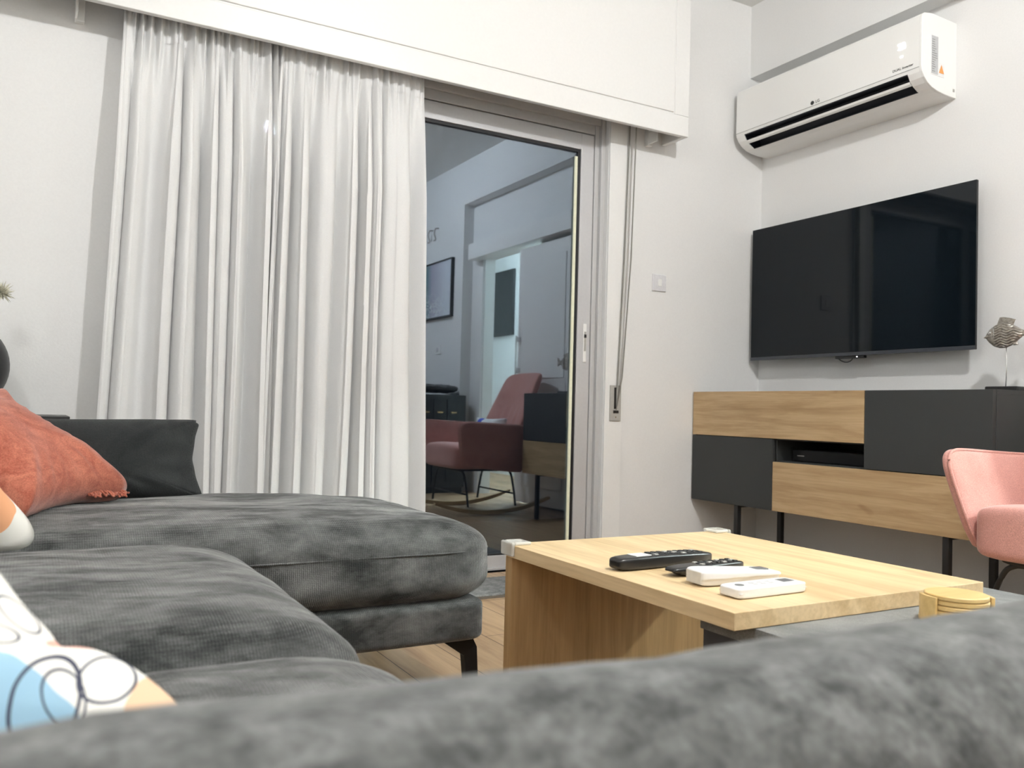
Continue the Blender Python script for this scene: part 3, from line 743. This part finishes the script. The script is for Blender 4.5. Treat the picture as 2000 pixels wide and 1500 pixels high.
bm = bmesh.new(); rb(bm, (-.72, 1.55, .42), (.13, 1.17, .30), (.08, .08, .08), 20); so('side_backrest', bm, SOFA)
def nearf(co, d):
    if d.z > 0:
        co.z += d.z*(.008*noise.noise(Vector((co.x*5, co.y*4, 3.1))) + .005*math.sin(co.x*7+co.y*16+1.0) + .003*noise.noise(Vector((co.x*14, co.y*18, 1))))
    if d.y < 0: co.y += .010*noise.noise(Vector((co.x*6, co.z*9, 8.)))
    return co
bm = bmesh.new(); rb(bm, (.15, .37, .323), (.95, .105, .283), (.12, .10, .12), 60, nearf); so('near_backrest', bm, SOFAN, 'backrest section closest to the viewer')
def leg(x, y, sx, sy):
    bm = bmesh.new()
    # flat angled metal blade
    prism(bm, [(x-sx*.065, .148), (x+sx*.022, .148), (x+sx*.034, .125), (x+sx*.042, 0), (x+sx*.010, 0), (x-sx*.002, .105)], 'y', y-.014, y+.014)
    so('leg', bm, BLACK, smooth=False, bev=.002)
leg(1.005, 2.01, 1, -1); leg(1.005, 2.66, 1, 1); leg(.30, .53, 1, -1); leg(-.45, 2.66, -1, 1); leg(-.5, .53, -1, -1)

# ------------------------------------------------------------------ cushions
def mk_pillow(name, w, h, t, mat, label, cat, org, ex, ey, pinch=.03, wr=.006, seed=0, outline=None, k=.5):
    bm = bmesh.new(); pillow(bm, outline or square_outline(w/2, h/2, pinch), t/2, 26, k)
    for v in bm.verts:
        r = max(abs(v.co.x)/(w/2), abs(v.co.y)/(h/2))
        # soft folds running in from the edges and corners
        v.co.z += wr*noise.noise(Vector((v.co.x*6, v.co.y*6, seed)))*max(0, 1-r*.6)
        ang = math.atan2(v.co.y, v.co.x)
        v.co.z += wr*.7*math.sin(ang*22+3*math.sin(r*4+seed))*max(0, r-.45)*(1-min(r, 1))*3.5*(1 if v.co.z > 0 else -1)
    o = obj(name, bm, mat, smooth=True); tag(o, label, cat, 'loose cushions on the sofa'); place(o, org, ex, ey); return o
LUMB = [tuple(p)[:2] for p in smooth_path([(a, b, 0) for a, b in fine_outline([(-.28, -.110), (.10, -.113), (.27, -.114), (.290, -.104), (.272, -.05), (.262, .0), (.268, .06), (.277, .098), (.262, .112), (.10, .110), (-.28, .100)], 2)], 4)]
dk = mk_pillow('lumbar_cushion', .56, .225, .15, DKCUSH, 'dark charcoal rectangular cushion at the far edge of the chaise', 'cushion', (.155, 2.60, .578), (1, .02, -.01), (0, .16, 1), .0, .014, 2, k=.38, outline=LUMB)
# rust cushion: leans, corner towards the right
P1 = Vector((.185, 2.40, .485)); P2 = Vector((-.01, 2.08, .480)); wv = .43
ex = (P1-P2).normalized(); ey0 = Vector((-.74, .24, .47))
ezz = ex.cross(ey0).normalized(); ey = ezz.cross(ex).normalized()
org = P2 + ex*wv/2 + ey*wv/2 + ezz*.02
ru = mk_pillow('rust_cushion', .44, .44, .17, RUST, 'rust orange velvet cushion with a frayed fringe leaning on the chaise', 'cushion', org, ex, ey, .028, .020, 5, k=.45)
bm = bmesh.new(); rnd = random.Random(7)
for k in range(110):
    t = k/110
    for side in (0, 1):
        if (side == 0 and t > .07) or (side == 1 and t < .68): continue
        if side == 0: b = Vector((.215, -.215+.43*t, 0)); d = Vector((1, 0, 0)); b.x -= .026*math.sin(PI*t)
        else: b = Vector((-.215+.43*t, -.215, 0)); d = Vector((0, -1, 0)); b.y += .026*math.sin(PI*t)
        sd = Vector((d.y, d.x, 0))
        tube(bm, smooth_path([b, b+d*.008+sd*rnd.uniform(-.009, .009)+Vector((0, 0, rnd.uniform(-.004, .008))), b+d*rnd.uniform(.012, .024)+sd*rnd.uniform(-.011, .011)], 3), .0030, 5)
obj('fringe', bm, RUST, ru, smooth=True)
# cream/orange printed one at the far left
CEX = Vector((.80, -.52, .02)).normalized(); CEY = Vector((-.80, .02, .42)).normalized(); CEY = (CEY-CEX*CEY.dot(CEX)).normalized()
CPOS = Vector((.005, 1.80, .485)) - CEX*.20 + CEY*.20
mk_pillow('printed_cushion', .42, .42, .16, PRINT, 'cream cushion with an orange print at the left edge before the rust one', 'cushion',
          CPOS, CEX, CEY, .02, .008, 9)
# near printed cushion, slumped outline with a dent along its upper edge
o_ = [(-.28, -.12), (-.15, -.125), (0, -.125), (.12, -.12), (.225, -.10), (.262, -.065), (.262, -.035), (.250, -.020), (.228, .001), (.204, .019), (.180, .030), (.162, .0315), (.154, .036), (.147, .046), (.128, .066), (.107, .093),
      (.06, .15), (0, .20), (-.08, .235), (-.18, .25), (-.27, .24), (-.30, .1), (-.30, 0)]
sm = [tuple(p)[:2] for p in smooth_path([(a[0], a[1], 0) for a in o_+[o_[0]]], 4)][:-1]
nearp = mk_pillow('printed_cushion', .6, .40, .13, PRINT, 'cream cushion printed with blue, peach and ink loops, close to the viewer', 'cushion',
          (-.128, .773, .519), (1, -.10, -.04), (-.05, .42, .9), outline=sm, wr=.006, seed=3)

# ------------------------------------------------------------------ doormat
bm = bmesh.new(); box(bm, 1.15, 2.15, 2.995, 3.30, .002, .016); m_ = obj('door_mat', bm, MATM, auto=.004)
tag(m_, 'grey pile mat on the floor before the sliding door', 'mat')
bm = boxes((1.146, 2.154, 2.988, 2.997, 0, .009)); obj('edging', bm, simple('mat_edge', (.12, .10, .08), .8), m_)

# ------------------------------------------------------------------ console, vase, flower
CS = empty('console_table', (-.28, 3.27, 0)); tag(CS, 'low black console table against the wall left of the curtain', 'console table')
obj('tabletop', boxes((-.42, .40, -.16, .165, .655, .682)), BLKS, CS, auto=.002)
for sx in (-.40, .36):
    for sy in (-.14, .125): obj('leg', boxes((sx, sx+.025, sy, sy+.025, 0, .655)), BLACK, CS)
bm = bmesh.new(); pr = [(.001, 0), (.045, 0), (.05, .006)]
for k in range(1, 22):
    a = -PI/2+PI*k/23; pr.append((max(.024, .150*math.cos(a)), .155+.150*math.sin(a)))
pr += [(.024, .315), (.028, .325), (.022, .325), (.018, .30), (.001, .30)]
lathe(bm, pr, (0, 0, 0), 64)
va = obj('vase', bm, BLKS, smooth=True); va.location = (-.205, 3.26, .682); tag(va, 'round black vase on the console table at the left edge', 'vase')
FL = empty('dried_flower', (-.140, 3.26, .985)); tag(FL, 'spiky cream dried flower standing in the black vase', 'flower')
bm = bmesh.new(); tube(bm, smooth_path([(0, 0, -.005), (.01, 0, .05), (.04, 0, .085)]), .0025, 6); obj('stem', bm, DRY, FL, smooth=True)
bm = bmesh.new(); rnd = random.Random(3)
for k in range(170):
    d = Vector((rnd.gauss(0, 1), rnd.gauss(0, 1), rnd.gauss(.2, 1))).normalized(); L = rnd.uniform(.02, .043)
    c0 = Vector((.052, 0, .095)); tube(bm, [c0+d*.004, c0+d*L*.6, c0+d*L], [.0024, .0016, .0003], 5)
obj('flower_head', bm, DRY, FL, smooth=True)

# ------------------------------------------------------------------ rocking chair
RC = empty('rocking_chair', (2.92, 1.38, 0)); tag(RC, 'pink velvet rocking armchair on wooden rockers beside the sideboard', 'chair')
RI = Matrix.Translation((-2.92, -1.38, 0))
def rc(n, bm, m, smooth=True, bev=None, par=None):
    o = obj(n, bm, m, par or RC, smooth=smooth, auto=bev)
    if par is None: o.matrix_parent_inverse = RI
    return o
YC, HB, HT = 1.38, .285, .375      # centre y, half width at the bottom, half width at the arm top
def arm(sgn):
    """flared side shell, outline in x/z, leaning outwards with height"""
    ol = [(2.655, .345), (2.632, .40), (2.612, .48), (2.592, .57), (2.590, .605), (2.602, .632), (2.635, .648), (2.69, .650), (2.80, .645), (2.95, .638), (3.10, .632), (3.22, .625), (3.235, .58), (3.21, .50), (3.18, .40), (3.145, .305), (3.10, .292), (2.95, .305), (2.8, .322), (2.70, .330)]
    ol = [tuple(p)[:2] for p in smooth_path([(a, b, 0) for a, b in ol+[ol[0]]], 4)][:-1]
    cx_, cz_ = 2.9, .47
    bm = bmesh.new(); pillow(bm, [(a-cx_, b-cz_) for a, b in ol], .028, 14, .32, 6)
    for v in bm.verts:
        x, z, t = v.co.x+cx_, v.co.y+cz_, v.co.z
        lean = HB+(HT-HB)*max(0, min(1, (z-.32)/.32))**.8
        wrap = -.05*max(0, (x-2.95)/.3)**2 - .012*max(0, (2.68-x)/.1)
        v.co = Vector((x, YC+sgn*(lean+t+wrap), z))
    a_ = rc('armrest', bm, PINK)
    bm = bmesh.new(); pth = []
    for a, b in ol[:46]:
        lean = HB+(HT-HB)*max(0, min(1, (b-.32)/.32))**.8
        wrap = -.05*max(0, (a-2.95)/.3)**2 - .012*max(0, (2.68-a)/.1)
        sc2 = .995
        pth.append((cx_+(a-cx_)*sc2, YC+sgn*(lean+wrap-.012), cz_+(b-cz_)*sc2))
    tube(bm, pth, .005, 8); obj('piping', bm, PINK, a_, smooth=True)
arm(1); arm(-1)
def seatf(co, d):
    if d.z > 0: co.z += .018*(1-min(1, abs((co.y-YC)/.27))**2)*d.z - .05*(co.x-2.85)*d.z
    return co
bm = bmesh.new(); rbox(bm, (2.872, YC, .392), (.276, .292, .080), 7.5, 26, seatf); rc('seat', bm, PINK)
bm = bmesh.new(); rbox(bm, (2.88, YC, .318), (.24, .25, .022), 5, 12); rc('base_shell', bm, simple('chair_base_black', (.02, .018, .018), .7))
# tall reclined backrest
ob = [(-.275, -.24), (-.285, -.05), (-.27, .10), (-.255, .22), (-.24, .30), (-.20, .335), (-.1, .345), (0, .347), (.1, .345), (.20, .335), (.24, .30), (.255, .22), (.27, .10), (.285, -.05), (.275, -.24), (.1, -.26), (-.1, -.26)]
ob = [tuple(p)[:2] for p in smooth_path([(a, b, 0) for a, b in ob+[ob[0]]], 4)][:-1]
bm = bmesh.new(); pillow(bm, ob, .048, 22, .35, 5)
for v in bm.verts:
    y, s, t = v.co.x, v.co.y, v.co.z
    if t > 0:                                     # front face: seam under the head section, curved wings
        t -= .012*math.exp(-((s-.13)/.012)**2)*(1 if abs(y) < .22 else 0)
        t += .006*math.sin(y*70)*max(0, min(1, (.10-s)/.1))*(1 if abs(y) < .2 else 0)*max(0, min(1, (s+.2)/.1))
    t += .06*(abs(y)/.28)**2
    v.co = Vector((3.215+s*.40-t*.92, YC+y, .70+s*.95+.0-t*-.0 - t*-.38*-1*-1*0 + t*.38*.0))
rc('backrest', bm, PINK)
# metal leg frames: hoop under the seat, splayed to the rockers
def hoop(x, zt):
    bm = bmesh.new()
    tube(bm, smooth_path([(x-.0, YC+.30, .055), (x, YC+.275, .15), (x, YC+.235, .255), (x, YC+.20, .292), (x, YC+.13, .300), (x, YC-.13, .300), (x, YC-.20, .292), (x, YC-.235, .255), (x, YC-.275, .15), (x, YC-.30, .055)], 6), .0085, 10)
    f = rc('leg_frame', bm, BLACK)
    bm = bmesh.new(); tube(bm, [(x, YC-.277, .14), (x, YC+.277, .14)], .006, 8); obj('crossbar', bm, BLACK, f, smooth=True)
hoop(2.70, .3); hoop(3.08, .3)
for sg in (1, -1):
    bm = bmesh.new(); Rr = 1.25; pts = []; N = 30
    prof_o, prof_i = [], []
    for k in range(N+1):
        a = -.36+.76*k/N
        prof_o.append((2.88+Rr*math.sin(a), Rr-Rr*math.cos(a)+.001)); th = .030*(1-.5*abs(2*k/N-1)**3)
        prof_i.append((2.88+(Rr-th)*math.sin(a), Rr-(Rr-th)*math.cos(a)+.001))
    prism(bm, prof_o+prof_i[::-1], 'y', YC+sg*.30-.02, YC+sg*.30+.02); rc('rocker', bm, ROCK, False, .003)
def stripe():
    m, nt, p = newmat('striped_cushion'); v = tc(nt); s = nt.nodes.new('ShaderNodeSeparateXYZ'); nt.links.new(v, s.inputs[0])
    c = mixc(nt, math_n(nt, 'LESS_THAN', math_n(nt, 'ABSOLUTE', math_n(nt, 'ADD', s.outputs['X'], .085)), .028), (.85, .85, .85), (.06, .10, .55))
    nt.links.new(c, p.inputs['Base Color']); p.inputs['Roughness'].default_value = .8; return m
lp = mk_pillow('small_cushion', .36, .2, .10, stripe(), 'small white cushion with a blue stripe on the pink rocking chair', 'cushion', (2.985, 1.40, .585), (.12, 1, 0), (.42, 0, .9), .01, .004, 1)
if 'group' in lp: del lp['group']

# ------------------------------------------------------------------ things seen in the glass reflection
SD = empty('sliding_door', (3.45, 1.4, 0)); tag(SD, 'white panelled sliding door hanging half across the hall opening, seen in the glass', 'door')
SDI = Matrix.Translation((-3.45, -1.4, 0))
def sd(n, bm, m, bev=.003, par=None):
    o = obj(n, bm, m, par or SD, auto=bev)
    if par is None: o.matrix_parent_inverse = SDI
    return o
DY0, DY1 = 1.03, 1.835
dl = sd('door_leaf', boxes((3.435, 3.47, DY0, DY1, .015, 2.04)), LACQ)
for za, zb in ((.15, .88), (.99, 1.93)):
    obj('raised_panel', boxes((3.429, 3.437, DY0+.11, DY1-.10, za, zb)), LACQ, dl, auto=.006)
bm = bmesh.new(); box(bm, 3.40, 3.41, DY0+.02, DY0+.035, 1.03, 1.34); hh = sd('handle', bm, CLEAR, .002)
obj('fitting', boxes((3.405, 3.436, DY0+.012, DY0+.05, 1.29, 1.33), (3.405, 3.436, DY0+.012, DY0+.05, 1.04, 1.08)), CHROME, hh, auto=.003)
sd('track_cover', boxes((3.38, 3.5, .19, 1.86, 2.07, 2.21)), LACQ)
PC = empty('wall_picture_canvas', (3.385, -.57, 1.87)); PC.name = 'abstract_picture'; tag(PC, 'abstract teal and grey picture in a dark frame, seen in the glass', 'picture')
obj('canvas', boxes((-.012, .0, -.43, .43, -.26, .26)), picture_mat(), PC)
obj('frame', boxes((-.018, .015, -.445, -.43, -.275, .275), (-.018, .015, .43, .445, -.275, .275), (-.018, .015, -.43, .43, -.275, -.26), (-.018, .015, -.43, .43, .26, .275), (0, .015, -.43, .43, -.26, .26)), BLKS, PC)
BC = empty('bar_cabinet', (3.2, -.2, 0)); tag(BC, 'black cabinet with small brass handles, seen in the glass behind the rocking chair', 'cabinet')
obj('body', boxes((-.28, .185, -.58, .42, .05, .86)), BLKS, BC, auto=.004)
obj('plinth', boxes((-.25, .18, -.57, .39, 0, .05)), BLACK, BC)
for k in range(3):
    xx = -.20+k*.13; d_ = obj('door', boxes((xx-.06, xx+.06, .42, .432, .1, .82)), BLKP, BC, auto=.002)
    obj('handle', boxes((xx-.025, xx+.025, .432, .442, .70, .712)), GOLD, d_)
bm = bmesh.new(); rbox(bm, (3.15, -.03, .915), (.22, .24, .034), 3, 16); wrinkle(bm, .014, 22, 3)
tag(obj('folded_throw', bm, BLKS, smooth=True), 'crumpled black throw lying on the black cabinet', 'throw')
HK = empty('wall_hooks', (3.4, -.58, 2.42)); tag(HK, 'pair of small dark curved hooks high on the wall above the abstract picture', 'wall hooks')
for dy in (-.07, .07):
    bm = bmesh.new(); tube(bm, smooth_path([(0, dy, .06), (-.035, dy, .05), (-.045, dy, 0), (-.03, dy, -.05), (-.05, dy, -.07)]), .008, 8); obj('hook', bm, GREYP, HK, smooth=True)
OT = empty('wall_socket', (3.4, -.44, 1.30)); tag(OT, 'white wall socket below the abstract picture', 'socket')
obj('plate', boxes((-.01, 0, -.07, .07, -.042, .042)), ACW, OT, auto=.002)
obj('socket', boxes((-.013, -.01, -.02, .02, -.02, .02)), BTNG, OT)

# ceiling lamps
def lamp(loc, label, mat):
    r = empty('ceiling_lamp', (loc[0], loc[1], loc[2]+.075)); tag(r, label, 'lamp')
    bm = bmesh.new(); lathe(bm, [(.001, -.012), (.05, -.012), (.055, 0), (.001, 0)], n=32); obj('ceiling_rose', bm, CHROME, r)
    bm = bmesh.new(); pr = [(.001, -.060)]+[(.060*math.sin(PI*k/14), -.075-.0*k+.060*-math.cos(PI*k/14)) for k in range(1, 14)]
    lathe(bm, sorted([(.0005, -.135)]+[(.060*math.sin(PI*k/16), -.075-.060*math.cos(PI*k/16)) for k in range(1, 16)]+[(.0005, -.015)], key=lambda q: q[1]), n=32)
    obj('lamp_globe', bm, mat, r, smooth=True)
lamp(LAMP1, 'small white globe ceiling lamp whose glint shows in the door glass between the curtains', GLOBE)
lamp(FILL_LAMP, 'added unseen globe lamp giving dim fill light over the sofa end of the room', FILL_GLOBE)  # out of view, added only to lift the overall room light
lamp(LAMP3, 'globe lamp on the ceiling of the hall behind the sliding door', GLOBE3)
